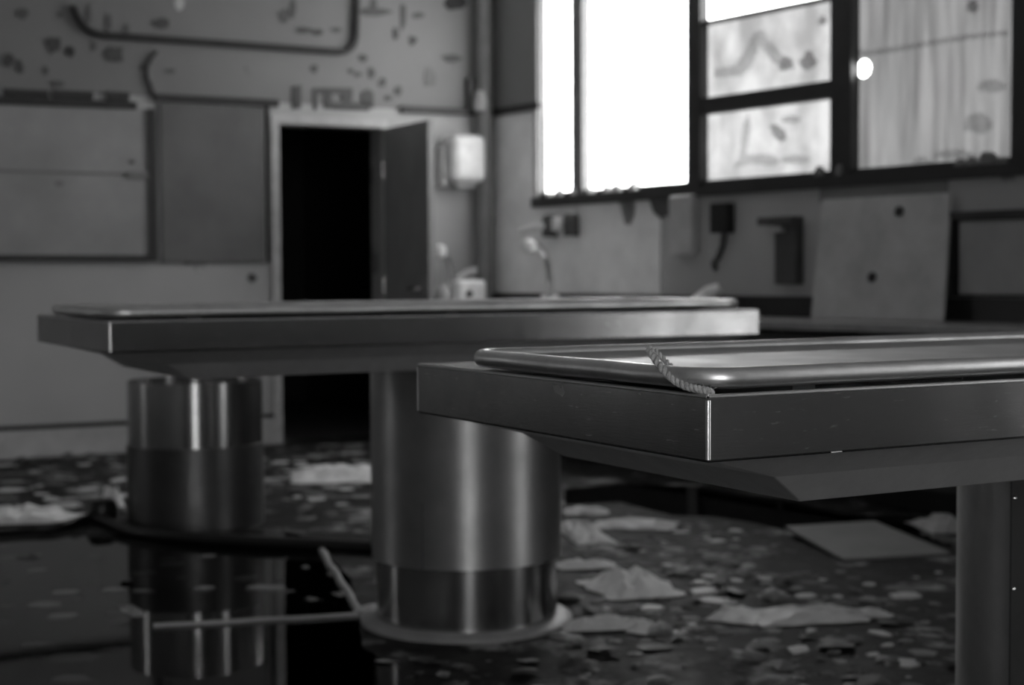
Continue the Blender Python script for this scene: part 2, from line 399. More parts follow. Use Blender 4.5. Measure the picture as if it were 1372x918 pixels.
# ragged remains on the sill of window 1
def blob(n, r, jag, rnd):
    return [(r*(1+rnd.uniform(-jag, jag))*math.cos(2*math.pi*k/n), r*(1+rnd.uniform(-jag, jag))*math.sin(2*math.pi*k/n)) for k in range(n)]
def rubble(rnd, r, h, n=9):
    lo = blob(n, r, .3, rnd); mb = MB()
    mid = [(x*.95+rnd.uniform(-.1, .1)*r, y*.95, h*rnd.uniform(.45, .7)) for x, y in lo]
    top = [(x*.55+rnd.uniform(-.1, .1)*r, y*.55, h*rnd.uniform(.8, 1)) for x, y in lo]
    vs = [(x, y, 0) for x, y in lo]+mid+top+[(0, 0, h)]
    fs = [list(range(n))[::-1]]
    for j in range(2): fs += [(j*n+i, j*n+(i+1) % n, (j+1)*n+(i+1) % n, (j+1)*n+i) for i in range(n)]
    fs += [(2*n+i, 2*n+(i+1) % n, 3*n) for i in range(n)]
    return mb.add(vs, fs)
for i, u in enumerate((735, 748, 768, 790, 812, 826, 848, 1096, 1125, 1285, 1300, 1322, 1342)):
    s_, z_ = pr(u, 255); q = rw(s_, WZ0, -.01)
    o = rubble(R_, R_.uniform(.025, .05), R_.uniform(.03, .065)).build('plaster_lump', 'plaster' if u < 900 else 'panel', smooth=False)
    o.location = q
    tag(o, 'crumbled pale plaster lump on the sill of the left window pane' if u < 900 else 'crumbled grey lump on the sill below the dark mullions', 'rubble', 'rubble on the window sill, left' if u < 900 else 'rubble on the window sill, right')
# loose paint curtain hanging under the sill
def patch(fn, pfun, uv, off, th, name, mat, parent=None):
    poly = [pfun(u, v, off) for u, v in uv]
    return MB().prism(poly, lambda a, c: fn(a, c, off), lambda a, c: fn(a, c, off+th)).build(name, mat, parent)
pk = patch(rw, pr, [(880, 254), (912, 250), (915, 262), (903, 276), (898, 288), (886, 292), (877, 284), (872, 268)], .002, .012, 'hanging_paint_flap', 'darkgrey', WR)
patch(rw, pr, [(826, 262), (850, 258), (853, 284), (846, 302), (838, 300), (832, 276)], .002, .006, 'hanging_paint_flap', 'panel', WR)

# grime on the panes
def smear(pn, uv, mat): patch(rw, pr, uv, -.0445, .0008, 'grime_smear', mat, pn)
def band(pts, w):
    return [(u, v-w) for u, v in pts]+[(u, v+w) for u, v in reversed(pts)]
smear(PR_, band([(1141, 70), (1165, 71), (1200, 66), (1250, 57), (1300, 49), (1351, 44)], 3.5), 'smear1')
for cu, cv, ru, rv, m_ in ((1328, 115, 20, 9, 'smear1'), (1280, 207, 30, 7, 'smear1'), (1235, 216, 12, 6, 'smear1'), (1303, 8, 8, 9, 'smear2'), (1310, 165, 20, 14, 'smear1')):
    smear(PR_, [(cu+ru*math.cos(k*math.pi/5)*(1+.2*math.sin(2*k)), cv+rv*math.sin(k*math.pi/5)*(1+.2*math.cos(3*k))) for k in range(10)], m_)
smear(PM_, [(956, 104), (958, 92), (985, 88), (1000, 64), (1012, 42), (1024, 40), (1028, 52), (1048, 72), (1060, 84), (1052, 92), (1036, 84), (1018, 60), (1006, 90), (992, 102)], 'smear1')
for cu, cv, ru, rv, m_ in ((1054, 86, 11, 9, 'smear2'), (1084, 82, 12, 12, 'smear2'), (1103, 28, 6, 6, 'smear2')):
    smear(PM_, [(cu+ru*math.cos(k*math.pi/5)*(1+.3*math.sin(2.3*k+cu)), cv+rv*math.sin(k*math.pi/5)*(1+.3*math.cos(1.7*k))) for k in range(10)], m_)
smear(PL_, [(1031, 168), (1040, 166), (1052, 176), (1054, 186), (1046, 191), (1036, 182)], 'smear2')
smear(PL_, [(982, 225), (990, 212), (996, 170), (1003, 150), (1006, 170), (1000, 208), (1030, 206), (1046, 214), (1040, 222), (1010, 220)], 'smear1')
for cu, cv, ru, rv in ((1060, 160, 14, 5), (1066, 214, 20, 6)): smear(PL_, [(cu+ru*math.cos(k*math.pi/5), cv+rv*math.sin(k*math.pi/5)) for k in range(10)], 'smear1')

# ------------------------------------------------------------------ door
d = empty('door_1'); struct(d, 'dark door standing open into the room beside the black doorway', 'door')
hinge = bw(DS1, 0, .0); free = Vector((-.51, 9.40, 0)); dv = (free-hinge).normalized(); dn = Vector((-dv.y, dv.x, 0)); dw = (free-hinge).length
def dl(a, z, o): q = hinge + dv*a + dn*o; return Vector((q.x, q.y, z))
mb = MB(); mb.hexa([dl(.02, .012, 0), dl(dw, .012, 0), dl(dw, DZ-.005, 0), dl(.02, DZ-.005, 0)], [dl(.02, .012, .042), dl(dw, .012, .042), dl(dw, DZ-.005, .042), dl(.02, DZ-.005, .042)])
mb.build('dark_leaf', 'door', d, bevel=.003)
for sgn in (-.022, .052):
    mb = MB(); mb.tube([dl(dw-.07, .98, .02), dl(dw-.07, .98, sgn), dl(dw-.07, .98, sgn*1.6-.012), dl(dw-.18, .98, sgn*1.6-.012)], .009, 8); mb.build('door_handle', 'chrome', d, smooth=True)
for z_ in (.25, 1.0, 1.75):
    mb = MB(); mb.lathe([(.009, z_-.05), (.009, z_+.05)], 10, hinge.x+.006, hinge.y-.012); mb.build('hinge', 'chrome', d, smooth=True)
aw = .055
onwall(bw, DS0-aw, DS0, 0, DZ+aw, 0, .022, 'architrave', 'arch', d); onwall(bw, DS1, DS1+.03, 0, DZ+aw, 0, .02, 'architrave', 'arch', d)
onwall(bw, DS0, DS1, DZ, DZ+aw, 0, .022, 'architrave', 'arch', d)

# ------------------------------------------------------------------ back wall fittings
skt = onwall(bw, SL, DS0-aw, 0, .17, 0, .018, 'baseboard_back', 'card', bevel=.003); struct(skt, 'pale skirting board along the back wall', 'skirting')
onwall(bw, SL, DS0-aw, .17, .195, 0, .022, 'moulding', 'dark', skt)
def railpiece(n, u0, v0, u1, v1, mat='dark', off=.035, lab=''):
    s0, z0 = pb(u0, v0); s1, z1 = pb(u1, v1); th = .045
    mb = MB(); mb.hexa([bw(s0, z0-th/2, 0), bw(s1, z1-th/2, 0), bw(s1, z1+th/2, 0), bw(s0, z0+th/2, 0)], [bw(s0, z0-th/2, off), bw(s1, z1-th/2, off), bw(s1, z1+th/2, off), bw(s0, z0+th/2, off)])
    return struct(mb.build('trim_%d' % n, mat, bevel=.004), lab, 'rail')
t1 = railpiece(1, -60, 133, 182, 142, lab='dark rail above the framed board, at the left picture edge')
# broken remains of a second board on the first rail
for u0, u1, v0, v1 in ((4, 64, 119, 132), (70, 124, 121, 134), (142, 172, 123, 136)):
    wallbox(pb, bw, u0, v0, u1, v1, .0, .03, 'rail_remnant', 'dark', t1)
railpiece(2, 206, 131, 372, 139, lab='dark rail above the grey pinboard beside the doorway')
t3 = railpiece(3, 536, 147, 668, 152, lab='thin dark rail right of the doorway above the towel dispenser')
s_, z_ = pr(676, 149); s1_, z1_ = pr(726, 145)
struct(onwall(rw, .03, s1_, z_-.02, z_+.02, 0, .03, 'trim_4', 'dark'), 'short dark rail between the corner and the window', 'rail')
# framed board
fbx = empty('framed_board'); s0, z1 = pb(-110, 132); s1, z0 = pb(210, 350); s0 = SL+3.6
tag(fbx, 'large pale board in a dark frame, left of the grey pinboard', 'board')
onwall(bw, s0, s1, z0, z1, 0, .018, 'board_panel', 'board', fbx)
onwall(bw, s1-.05, s1, z0, z1, .018, .032, 'frame_side', 'dark', fbx); onwall(bw, s0, s1-.05, z0, z0+.035, .018, .032, 'frame_bottom', 'dark', fbx)
zz = pb(100, 232)[1]; onwall(bw, s0, s1-.05, zz-.008, zz+.008, .018, .021, 'seam_strip', 'panel', fbx)
wallbox(pb, bw, 168, 230, 204, 240, .018, .03, 'clip', 'panel', fbx)
for u, v, r in ((176, 217, .02), (79, 246, .03)):
    s_, z_ = pb(u, v); o = patch(bw, pb, [(u+r*230*math.cos(k*math.pi/4), v+r*140*math.sin(k*math.pi/4)) for k in range(8)], .018, .004, 'stain_patch', 'darkgrey' if r < .03 else 'panel', fbx)
pn = wallbox(pb, bw, 213, 138, 354, 352, 0, .022, 'pinboard', 'pin', bevel=.004); tag(pn, 'plain grey pinboard between framed board and doorway', 'board')
# long narrow stile between the pinboard and the door
tag(wallbox(pb, bw, 355, 142, 361, 352, 0, .028, 'board_edge_strip', 'dark'), 'thin dark upright strip beside the door frame', 'strip')
# conduit loop at the top
def arc(pts, rad, n=6):
    out = [pts[0]]
    for i in range(1, len(pts)-1):
        p, a, c = Vector(pts[i]), Vector(pts[i-1]), Vector(pts[i+1])
        da, dc = (a-p).normalized()*rad, (c-p).normalized()*rad
        for k in range(n+1):
            t = k/n; out.append((p+da)*(1-t)**2 + p*(2*t*(1-t)) + (p+dc)*t*t)
    return out+[pts[-1]]
uv = [(98, -40), (112, 46), (475, 72), (478, -60)]
cp = [bw(*pb(u, v), .022) for u, v in uv]
cp[0] = bw(pb(112, 46)[0]-.06, pb(112, 46)[1]+.16, .022)
tag(MB().tube(arc(cp, .13), .022, 10).build('wall_conduit', 'dark', smooth=True), 'dark conduit with rounded corners running high across the back wall', 'conduit')
cp = [bw(*pb(u, v), .012) for u, v in ((210, 70), (203, 78), (197, 92), (197, 104), (203, 118), (206, 131))]
tag(MB().tube(cp, .013, 8).build('wall_cable', 'darkgrey', smooth=True), 'short wavy cable hanging between the high conduit and rail', 'cable')
# remains of dark lettering over the door
lt = empty('door_lettering'); tag(lt, 'worn dark lettering remains on the wall above the doorway', 'lettering')
for uv in ([(391, 116), (403, 114), (403, 146), (391, 146)], [(419, 119), (425, 118), (425, 147), (420, 147)], [(425, 118), (472, 118), (472, 126), (425, 126)],
           [(434, 126), (444, 126), (444, 146), (434, 146)], [(444, 137), (496, 138), (494, 149), (444, 147)], [(457, 126), (472, 126), (470, 138), (458, 138)],
           [(484, 124), (492, 119), (500, 124), (500, 146), (484, 140)]):
    patch(bw, pb, uv, 0, .008, 'letter_stroke', 'darkgrey', lt)
# flaked paint patches (their own shape)
rp = random.Random(3)
def flake_patch(u, v, ru, rv, mat):
    n = 9; uv = [(u+ru*rp.uniform(.6, 1.15)*math.cos(2*math.pi*k/n), v+rv*rp.uniform(.6, 1.15)*math.sin(2*math.pi*k/n)) for k in range(n)]
    patch(bw, pb, uv, 0, .006, 'paint_flake', mat, WB)
for u, v, ru, rv, m_ in ((72, 60, 12, 14, 'darkgrey'), (94, 70, 7, 8, 'dark'), (10, 82, 9, 10, 'darkgrey'), (26, 90, 6, 10, 'darkgrey'), (80, 20, 4, 5, 'flakemid'), (30, 18, 10, 8, 'flakemid'), (145, 30, 5, 15, 'flakemid'),
        (152, 72, 18, 14, 'darkgrey'), (215, 32, 14, 9, 'darkgrey'), (228, 95, 9, 4, 'flakemid'), (78, 112, 10, 5, 'flakemid'), (170, 158, 10, 7, 'flakemid'), (240, 5, 8, 9, 'card'), (190, 90, 5, 5, 'flakemid'),
        (380, 22, 9, 12, 'flakemid'), (392, 12, 5, 14, 'flakemid'), (407, 40, 12, 5, 'darkgrey'), (425, 43, 10, 5, 'darkgrey'), (450, 40, 9, 4, 'flakemid'), (500, 16, 24, 6, 'flakemid'), (540, 20, 5, 22, 'flakemid'), (421, 92, 6, 6, 'flakemid'),
        (486, 78, 8, 5, 'flakemid'), (497, 98, 6, 9, 'flakemid'), (512, 111, 6, 7, 'darkgrey'), (533, 121, 6, 9, 'flakemid'), (520, 131, 6, 5, 'flakemid'), (552, 54, 7, 7, 'darkgrey'), (480, 100, 6, 4, 'flakemid'), (605, 78, 16, 6, 'flakemid'), (575, 105, 10, 14, 'panel'), (560, 20, 8, 5, 'flakemid'), (470, 95, 5, 4, 'flakemid'), (60, 95, 5, 9, 'flakemid'), (125, 62, 5, 9, 'flakemid'), (168, 40, 6, 10, 'flakemid'), (118, 20, 4, 16, 'flakemid'), (500, 5, 5, 10, 'flakemid'), (530, 45, 4, 10, 'flakemid'),
        (337, 373, 7, 7, 'darkgrey'), (250, 352, 8, 4, 'darkgrey'), (610, 3, 16, 14, 'black'), (598, -12, 14, 10, 'black')):
    flake_patch(u, v, ru, rv, m_)

# corner bracket with small pale bell near the rail
br = empty('corner_bell', bw(*pb(641, 130), 0)); tag(br, 'small pale bell in a dark bracket high in the corner', 'bell')
q = br.location
def inb(x, y, z): return (BD.x*x+BN.x*y, BD.y*x+BN.y*y, z)
MB().box(-.10, .06, 0, .05, -.10, .12).build('bracket', 'darkgrey', br, bevel=.01, xf=inb)
MB().lathe([(.02, -.11), (.05, -.10), (.055, -.05), (.045, .02), (.02, .04)], 20, -.02, .08).build('bell_dome', 'card', br, smooth=True, xf=inb)

q = bw(SCOR-.09, 0, .075)
o = MB().lathe([(.055, CZ+.02), (.055, 1.4), (.062, 1.4), (.062, 1.46), (.055, 1.46), (.055, CEIL-.002)], 20).build('corner_upright', 'darkupright', smooth=True); o.location = (q.x, q.y, 0); tag(o, 'grey vertical cylinder in the corner by the window', 'pipe')  # grey cylinder added as the dark band in the corner
# towel dispenser
def bevelbox(x0, x1, y0, y1, z0, z1, name, mat, parent, bevel, xf=None): return MB().box(x0, x1, y0, y1, z0, z1).build(name, mat, parent, bevel=bevel, seg=4, xf=xf)
sd, zd = pb(622, 216, .1); td = empty('towel_dispenser', bw(sd, zd, 0)); tag(td, 'white wall mounted towel dispenser right of the open door', 'dispenser')
bevelbox(-.13, .12, 0, .2, -.145, .17, 'casing', 'white', td, .05, inb)
bevelbox(-.17, -.131, 0, .12, -.17, .10, 'side_housing', 'card', td, .01, inb)
bevelbox(-.07, .06, .05, .14, -.175, -.146, 'paper_slot', 'card', td, .004, inb)

# ------------------------------------------------------------------ counter along the window wall
ct = empty('counter'); tag(ct, 'dark built in counter running under the windows', 'counter')
onwall(rw, .02, 6.0, CZ-.04, CZ, .002, .6, 'worktop', 'counter', ct, bevel=.004)
onwall(rw, .02, 6.0, CZ, CZ+.11, .002, .022, 'upstand', 'splash', ct)
for s_ in (.05, 1.6, 3.2, 4.8): onwall(rw, s_, s_+.03, 0, CZ-.04, .02, .56, 'support_panel', 'cab', ct)
onwall(rw, .02, 6.0, .02, CZ-.05, .002, .012, 'back_panel', 'cab', ct)
for k in range(8): onwall(rw, .05+k*.74, .05+k*.74+.73, .1, CZ-.06, .54, .56, 'dark_front', 'cab', ct)  # closed dark fronts added to keep the floor reflection dark
onwall(rw, .05, 6.0, 0, .09, .48, .5, 'plinth', 'black', ct)
u0 = B0 + BD*(SCOR-.62)
onwall(bw, SCOR-.55, SCOR-.03, CZ, CZ+.09, .002, .02, 'upstand', 'splash', ct)
onwall(rw, .04, 1.75, CZ, CZ+.012, .03, .585, 'drainer_top', 'enamel', ct, bevel=.004)
# pipe under the counter
mb = MB(); s_, z_ = pr(928, 650, .6); mb.tube([rw(s_, .5, .6), rw(s_, .3, .6), rw(s_, .01, .6)], .028, 10)
o = tag(mb.build('waste_pipe', 'panel', smooth=True), 'short metal waste pipe standing in front of the counter', 'pipe')

def goose(name, base, dirv, h, reach, label):
    t = empty(name, base); tag(t, label, 'tap')
    P = [Vector((dirv.x*reach*a, dirv.y*reach*a, h*c)) for a, c in ((0, 0), (0, .25), (.02, .45), (.1, .66), (.28, .82), (.52, .92), (.8, .96), (1, .95))]
    MB().tube(ply(P, 0, 1, 0, 30), .021, 12).build('spout', 'chrome', t, smooth=True)
    e = P[-1]; MB().lathe([(.012, -.05), (.036, -.035), (.044, 0), (.036, .03), (.012, .042)], 16, e.x, e.y).build('spout_tip', 'enamel', t, smooth=True).location = (0, 0, e.z)  # white bulb paints the bright highlight at the spout end
    sd_ = Vector((-dirv.y, dirv.x, 0))
    for sg in (-1, 1):
        c = sd_*(.07*sg); MB().lathe([(.022, 0), (.022, .06), (.03, .07), (.03, .1), (.012, .11)], 14, c.x, c.y).build('valve', 'chrome', t, smooth=True)
    return t
s_, z_ = pr(738, 395, .15)
g1 = goose('gooseneck_tap', rw(s_, CZ+.0125, .15), Vector((BD.x*-1, BD.y*-1, 0)), .42, .15, 'chrome gooseneck tap on the counter under the left window pane')
s_, z_ = pb(604, 390, .12)
g2 = goose('swan_neck_tap', bw(s_, CZ+.0125, .11), Vector((-BD.x, -BD.y, 0)), .40, .07, 'chrome swan neck tap behind the white soap box')
# wall mounted lever mixer
s_, z_ = pr(745, 303); wm = empty('wall_lever_mixer', rw(s_, z_, 0)); tag(wm, 'wall mounted lever mixer above the gooseneck tap', 'tap')
def inr(x, y, z): return (RD.x*x+RN.x*y, RD.y*x+RN.y*y, z)
for x in (0, .22):
    MB().lathe([(.05, -.07), (.05, .05), (.035, .07)], 16, x, .05).build('valve_body', 'darkgrey', wm, smooth=True, xf=inr)
MB().box(.02, .20, .03, .07, -.02, .02).build('bridge', 'chrome', wm, bevel=.008, xf=inr)
MB().tube([(.0, .08, .0), (-.06, .12, -.005), (-.20, .14, -.035)], .022, 10).build('lever', 'white', wm, smooth=True, xf=inr)
bevelbox(.085, .14, .05, .11, -.04, .05, 'indicator', 'white', wm, .015, inr)
# soap box
s_, z_ = pb(628, 395, .2); sb = empty('soap_box', bw(s_-.035, CZ+.0125, .3)); tag(sb, 'white soap box with round knob on the counter beside the door', 'box')
bevelbox(-.12, .09, -.06, .06, 0, .19, 'casing', 'enamel', sb, .03, inb)
MB().tube([(-.1, 0, .19), (-.02, 0, .24), (.04, 0, .25)], .02, 8).build('lid_lever', 'card', sb, smooth=True, xf=inb)
MB().tube([(-.04, .055, .1), (-.04, .075, .1)], .022, 14).build('knob', 'darkgrey', sb, smooth=True, xf=inb)
s_, z_ = pb(590, 390, .2); o = MB().lathe([(.04, 0), (.045, .04), (.045, .11), (.03, .14), (.018, .15), (.018, .17)], 18).build('soap_bottle', 'card', smooth=True); o.location = bw(s_, CZ+.0125, .26)
tag(o, 'squat pale bottle on the counter next to the open door', 'bottle')

# things on the window wall
o = wallbox(pr, rw, 907, 263, 938, 342, 0, .07, 'wall_dispenser', 'card', bevel=.015); tag(o, 'narrow pale dispenser on the wall left of the black switch box', 'dispenser')
sw = empty('switch_box'); tag(sw, 'black switch box with cable on the window wall', 'switch')
wallbox(pr, rw, 961, 273, 985, 312, 0, .06, 'box_body', 'black', sw, bevel=.006)
MB().tube([rw(*pr(u, v, .015), .015) for u, v in ((970, 312), (968, 330), (962, 345), (956, 352), (958, 362))], .016, 8).build('cable', 'darkgrey', sw, smooth=True)
bk = empty('wall_bracket_box'); tag(bk, 'dark upright box under a bent bracket, left of the pale panel', 'box')
wallbox(pr, rw, 1048, 302, 1077, 381, 0, .06, 'box_body', 'darkgrey', bk, bevel=.006)
wallbox(pr, rw, 1030, 292, 1077, 301, 0, .09, 'bracket_arm', 'darkgrey', bk, bevel=.004)
wallbox(pr, rw, 1050, 305, 1062, 311, .06, .1, 'catch', 'card', bk)
# leaning pale panel
pp = empty('leaning_panel'); tag(pp, 'pale blank panel with two dark holes leaning on the counter', 'panel')
cor = [(1086, 429), (1263, 425), (1273, 258), (1101, 268)]
offs = [.16, .16, .05, .05]
lo = [rw(*pr(u, v, o_), o_) for (u, v), o_ in zip(cor, offs)]
zmin = min(p.z for p in lo[:2])
for p in lo[:2]: p.z = CZ+.003
MB().hexa([p + Vector((-RN.x, -RN.y, 0))*.018 for p in lo], lo).build('sheet', 'card', pp, bevel=.003)
fx, fy = lo[1]-lo[0], lo[3]-lo[0]; nn_ = fx.cross(fy).normalized(); nn_ = nn_ if nn_.dot(Vector((RN.x, RN.y, 0))) > 0 else -nn_
for a, c in ((.62, .87), (.46, .34)):
    p = lo[0]+fx*a+fy*c; MB().tube([p-nn_*.002, p+nn_*.006], .026, 14).build('hole_grommet', 'black', pp, smooth=True)
# hatch on the right
ht = empty('wall_hatch'); tag(ht, 'dark framed wall hatch with grey door at the right edge', 'hatch')
s0, z1 = pr(1274, 285); s1 = s0+1.3; z0 = CZ+.115
onwall(rw, s0, s1, z0, z1, 0, .015, 'backing', 'black', ht)
onwall(rw, s0, s1, z1-.04, z1, .015, .06, 'top_rail', 'dark', ht); onwall(rw, s0, s0+.04, z0, z1-.04, .015, .06, 'side_rail', 'dark', ht)
s2, z2 = pr(1293, 297); onwall(rw, s2, s1-.06, z0+.012, z2, .015, .045, 'hatch_door', 'board', ht, bevel=.006)
# pale band between sill and hatch
for u0, v0, u1, v1, m_ in ((1100, 243, 1270, 262, 'panel'),):
    wallbox(pr, rw, u0, v0, u1, v1, 0, .012, 'trim_5', m_)
struct(bpy.data.objects['trim_5'], 'grey cover strip under the window sill above the pale panel', 'strip')

MB().prism([(.012, CZ+.112), (1.72, CZ+.112), (1.72, 1.495), (W1A-.035, 1.495), (W1A-.035, 2.12), (.012, 2.12)], lambda a, c: rw(a, c, 0), lambda a, c: rw(a, c, .008)).build('bright_corner_panel', 'gloss', WR)  # added pale panel, paints the wall brighter near the corner
# rubbish on the counter
rc = random.Random(11)
for u, v, w_, l_, h_, m_, lab in ((868, 416, .16, .22, .06, 'card', 'flat grey slab on the counter below the pale dispenser'), (925, 420, .1, .14, .05, 'paper', 'torn pale paper scrap on the counter'),):
    s_, z_ = pr(u, v, .3); o = MB().hexa([(-l_/2, -w_/2, 0), (l_/2, -w_/2*.8, 0), (l_/2*.9, w_/2, 0), (-l_/2, w_/2, 0)], [(-l_/2, -w_/2, h_), (l_/2, -w_/2*.8, h_*1.5), (l_/2*.9, w_/2, h_*1.4), (-l_/2, w_/2, h_)]).build('counter_slab' if m_ == 'card' else 'paper_scrap', m_, bevel=.004)
    o.location = rw(s_, CZ, .3); o.rotation_euler.z = YR; tag(o, lab, 'debris')
s_, z_ = pr(940, 400, .2)
o = MB().tube([(-.09, 0, .04), (-.02, 0, .09), (.05, .02, .14), (.1, .02, .17)], .045, 8, taper=lambda t: .6+.5*math.sin(math.pi*t)).build('rag', 'paper', smooth=True); o.location = rw(s_, CZ-.015, .2)
tag(o, 'crumpled pale rag on the counter below the black switch box', 'rag')

# ------------------------------------------------------------------ autopsy tables
YT = .5087
def pedestal_parts(t, R, prof, kind):
    pass
def table(name, loc, z, rim, x0, x1, W, label, tray_y0, tray_y1):
    t = empty(name, (loc[0], loc[1], 0), YT); tag(t, label, 'table', 'stainless autopsy tables')
    y0, y1 = -W/2, W/2; zb = z-rim; lip = .014; th = .003
    # upper rim: four folded side sheets, with lip, and a recessed basin
    mb = MB()
    o4 = [(x0, y0), (x1, y0), (x1, y1), (x0, y1)]
    ie = .05
    i4 = [(x0+ie, y0+lip), (x1-ie, y0+lip), (x1-ie, y1-.16), (x0+ie, y1-.16)]
    vs = [(x, y, zb) for x, y in o4]+[(x, y, z) for x, y in o4]+[(x, y, z) for x, y in i4]+[(x, y, z-.05) for x, y in i4]
    fs = []
    for k in range(4):
        n = (k+1) % 4; fs += [(k, n, 4+n, 4+k), (4+k, 4+n, 8+n, 8+k), (8+k, 8+n, 12+n, 12+k)]
    fs += [(12, 13, 14, 15), (0, 3, 2, 1)]
    mb.add(vs, fs); o = mb.build('table_top', 'steel_worn', t, bevel=.0035, seg=3)
    for xs in (x0+.25, (x0+x1)/2, x1-.25): MB().box(xs-.02, xs+.02, y0+.12, y0+.55, z-.05, z+.0055).build('tray_support', 'steel_hull', t)
    # polished corner edges
    for x, y in o4:
        MB().lathe([(.0035, zb+.004), (.0035, z-.006)], 12, x+(.0022 if x == x0 else -.0022), y+(.0022 if y == y0 else -.0022)).build('corner_edge', 'steel_edge', t, smooth=True)
    lc = [(x0+.003, y0+.003), (x1-.003, y0+.003), (x1-.003, y1-.003), (x0+.003, y1-.003)]
    for k in range(4):
        a, c = lc[k], lc[(k+1) % 4]
        MB().tube([(a[0], a[1], z-.0022), ((a[0]+c[0])/2, (a[1]+c[1])/2, z-.0022), (c[0], c[1], z-.0022)], .0036, 10).build('rolled_lip', 'steel_lip', t, smooth=True)
    # underside: inverted truncated pyramid in two slopes
    rings = []
    for fx_, fy_, dz in ((.012, .012, -.0005), (.16, .072, .036), (.227, .10, .077)):
        rings.append([(x0+fx_, y0+fy_, zb-dz), (x1-fx_, y0+fy_, zb-dz), (x1-fx_, y1-fy_, zb-dz), (x0+fx_, y1-fy_, zb-dz)])
    fs = [(0, 1, 2, 3), (11, 10, 9, 8)]
    for r_ in (0, 1): fs += [(r_*4+k, r_*4+(k+1) % 4, r_*4+4+(k+1) % 4, r_*4+4+k) for k in range(4)]
    MB().add(sum(rings, []), fs).build('underside_hull', 'steel_hull', t, bevel=.002)
    return t
def tray(name, t, z, x0, x1, y0, y1, label, lift=.0055):
    tr_ = empty(name, t.location + Vector((0, 0, z)), YT); tag(tr_, label, 'tray')
    r = .0135; zc = r+lift; rad = .055
    pts = []
    for cx_, cy_, a0 in ((x0+rad, y0+rad, math.pi), (x1-rad, y0+rad, 1.5*math.pi), (x1-rad, y1-rad, 0), (x0+rad, y1-rad, .5*math.pi)):
        for k in range(9): a = a0+math.pi/2*k/8; pts.append((cx_+rad*math.cos(a), cy_+rad*math.sin(a), zc))
    # subdivide the long runs so that the tube can carry small dents
    P = []
    rr = random.Random(5)
    for i, p in enumerate(pts):
        q = pts[(i+1) % len(pts)]; P.append(p); dd = math.dist(p, q)
        for k in range(1, int(dd/.08)): t_ = k/int(dd/.08); P.append((p[0]+(q[0]-p[0])*t_, p[1]+(q[1]-p[1])*t_, zc+rr.uniform(-.0006, .0006)))
    MB().tube(P, r, 14, closed=True).build('tray_rim', 'steel_tube', tr_, smooth=True)
    # dished sheet inside the rim
    a, c = r*.8, .05
    o4 = [(x0+a, y0+a), (x1-a, y0+a), (x1-a, y1-a), (x0+a, y1-a)]; i4 = [(x0+c, y0+c), (x1-c, y0+c), (x1-c, y1-c), (x0+c, y1-c)]
    vs = [(x, y, zc+.004) for x, y in o4]+[(x, y, zc-.006) for x, y in i4]+[(x, y, zc+.001) for x, y in o4]+[(x, y, zc-.009) for x, y in i4]
    fs = [(4, 5, 6, 7), (15, 14, 13, 12)]
    for k in range(4):
        n = (k+1) % 4; fs += [(k, n, 4+n, 4+k), (8+n, 8+k, 12+k, 12+n), (n, k, 8+k, 8+n)]
    MB().add(vs, fs).build('tray_sheet', 'steel_sheet', tr_)
    return tr_

W = .8156
P1 = (1.1234, 2.8120); P2 = (-.1430, 4.6552); P3 = (-1.3658, 6.5602)
Z1, RIM1, Z2, RIM2 = .9048, .0827, .9463, .0776
T1_ = table('autopsy_table', P1, Z1, RIM1, -1.242, .77, W, 'nearest steel autopsy table with a twine end on its corner', 0, 0)
T2_ = table('autopsy_table', P2, Z2, RIM2, -1.187, .806, W, 'blurred steel autopsy table in front of the doorway', 0, 0)
tray('body_tray', T1_, Z1, -1.242+.006, .72, -W/2+.012, -W/2+.635, 'tube rimmed steel tray on the nearest autopsy table')
tray('body_tray', T2_, Z2, -1.187+.006, .76, -W/2+.03, -W/2+.635, 'tube rimmed steel tray on the table before the doorway')
tagg = 'tube rimmed body trays'
for o in bpy.data.objects:
    if o.name.startswith('body_tray'): o['group'] = tagg

RP = .2896
# pedestal of the near table: seamed jacket with rivets
zt1 = Z1-RIM1-.077
MB().lathe([(RP, 0), (RP, zt1+.002)], 72).build('pedestal', 'steel_ped', T1_, smooth=True)
# jacket overlap: angle of the seam as seen from the camera
def seam_angle(P, u):
    o, d_ = ray(u, 700); d2 = Vector((d_.x, d_.y)).normalized(); c = Vector(P); b_ = c.dot(d2); disc = RP*RP-(c.length_squared-b_*b_)
    q = d2*(b_-math.sqrt(disc)); v = q-c; return math.atan2(v.y, v.x)-YT
a0 = seam_angle(P1, 1357)
mb = MB(); mb.lathe([(RP+.0005, .02), (RP+.003, .02), (RP+.003, zt1-.002), (RP+.0005, zt1-.002)], 24, a0=a0, a1=a0+2.0)
jk = mb.build('jacket_panel', 'steel_ped', T1_, smooth=True)
MB().lathe([(RP+.0004, .0), (RP+.0034, .0), (RP+.0034, zt1-.003), (RP+.0004, zt1-.003)], 3, a0=a0-.008, a1=a0-.0005).build('seam_gap', 'black', T1_)
for zz_ in (.12, .32, .50, .66, .72):
    ang = a0+.018; c = Vector((math.cos(ang), math.sin(ang), 0))
    p = c*(RP+.003); MB().tube([p+Vector((0, 0, zz_)), p+c*.002+Vector((0, 0, zz_)), p+c*.0035+Vector((0, 0, zz_))], .0055, 10, taper=lambda t: 1-.5*t).build('rivet', 'steel_edge', jk, smooth=True)
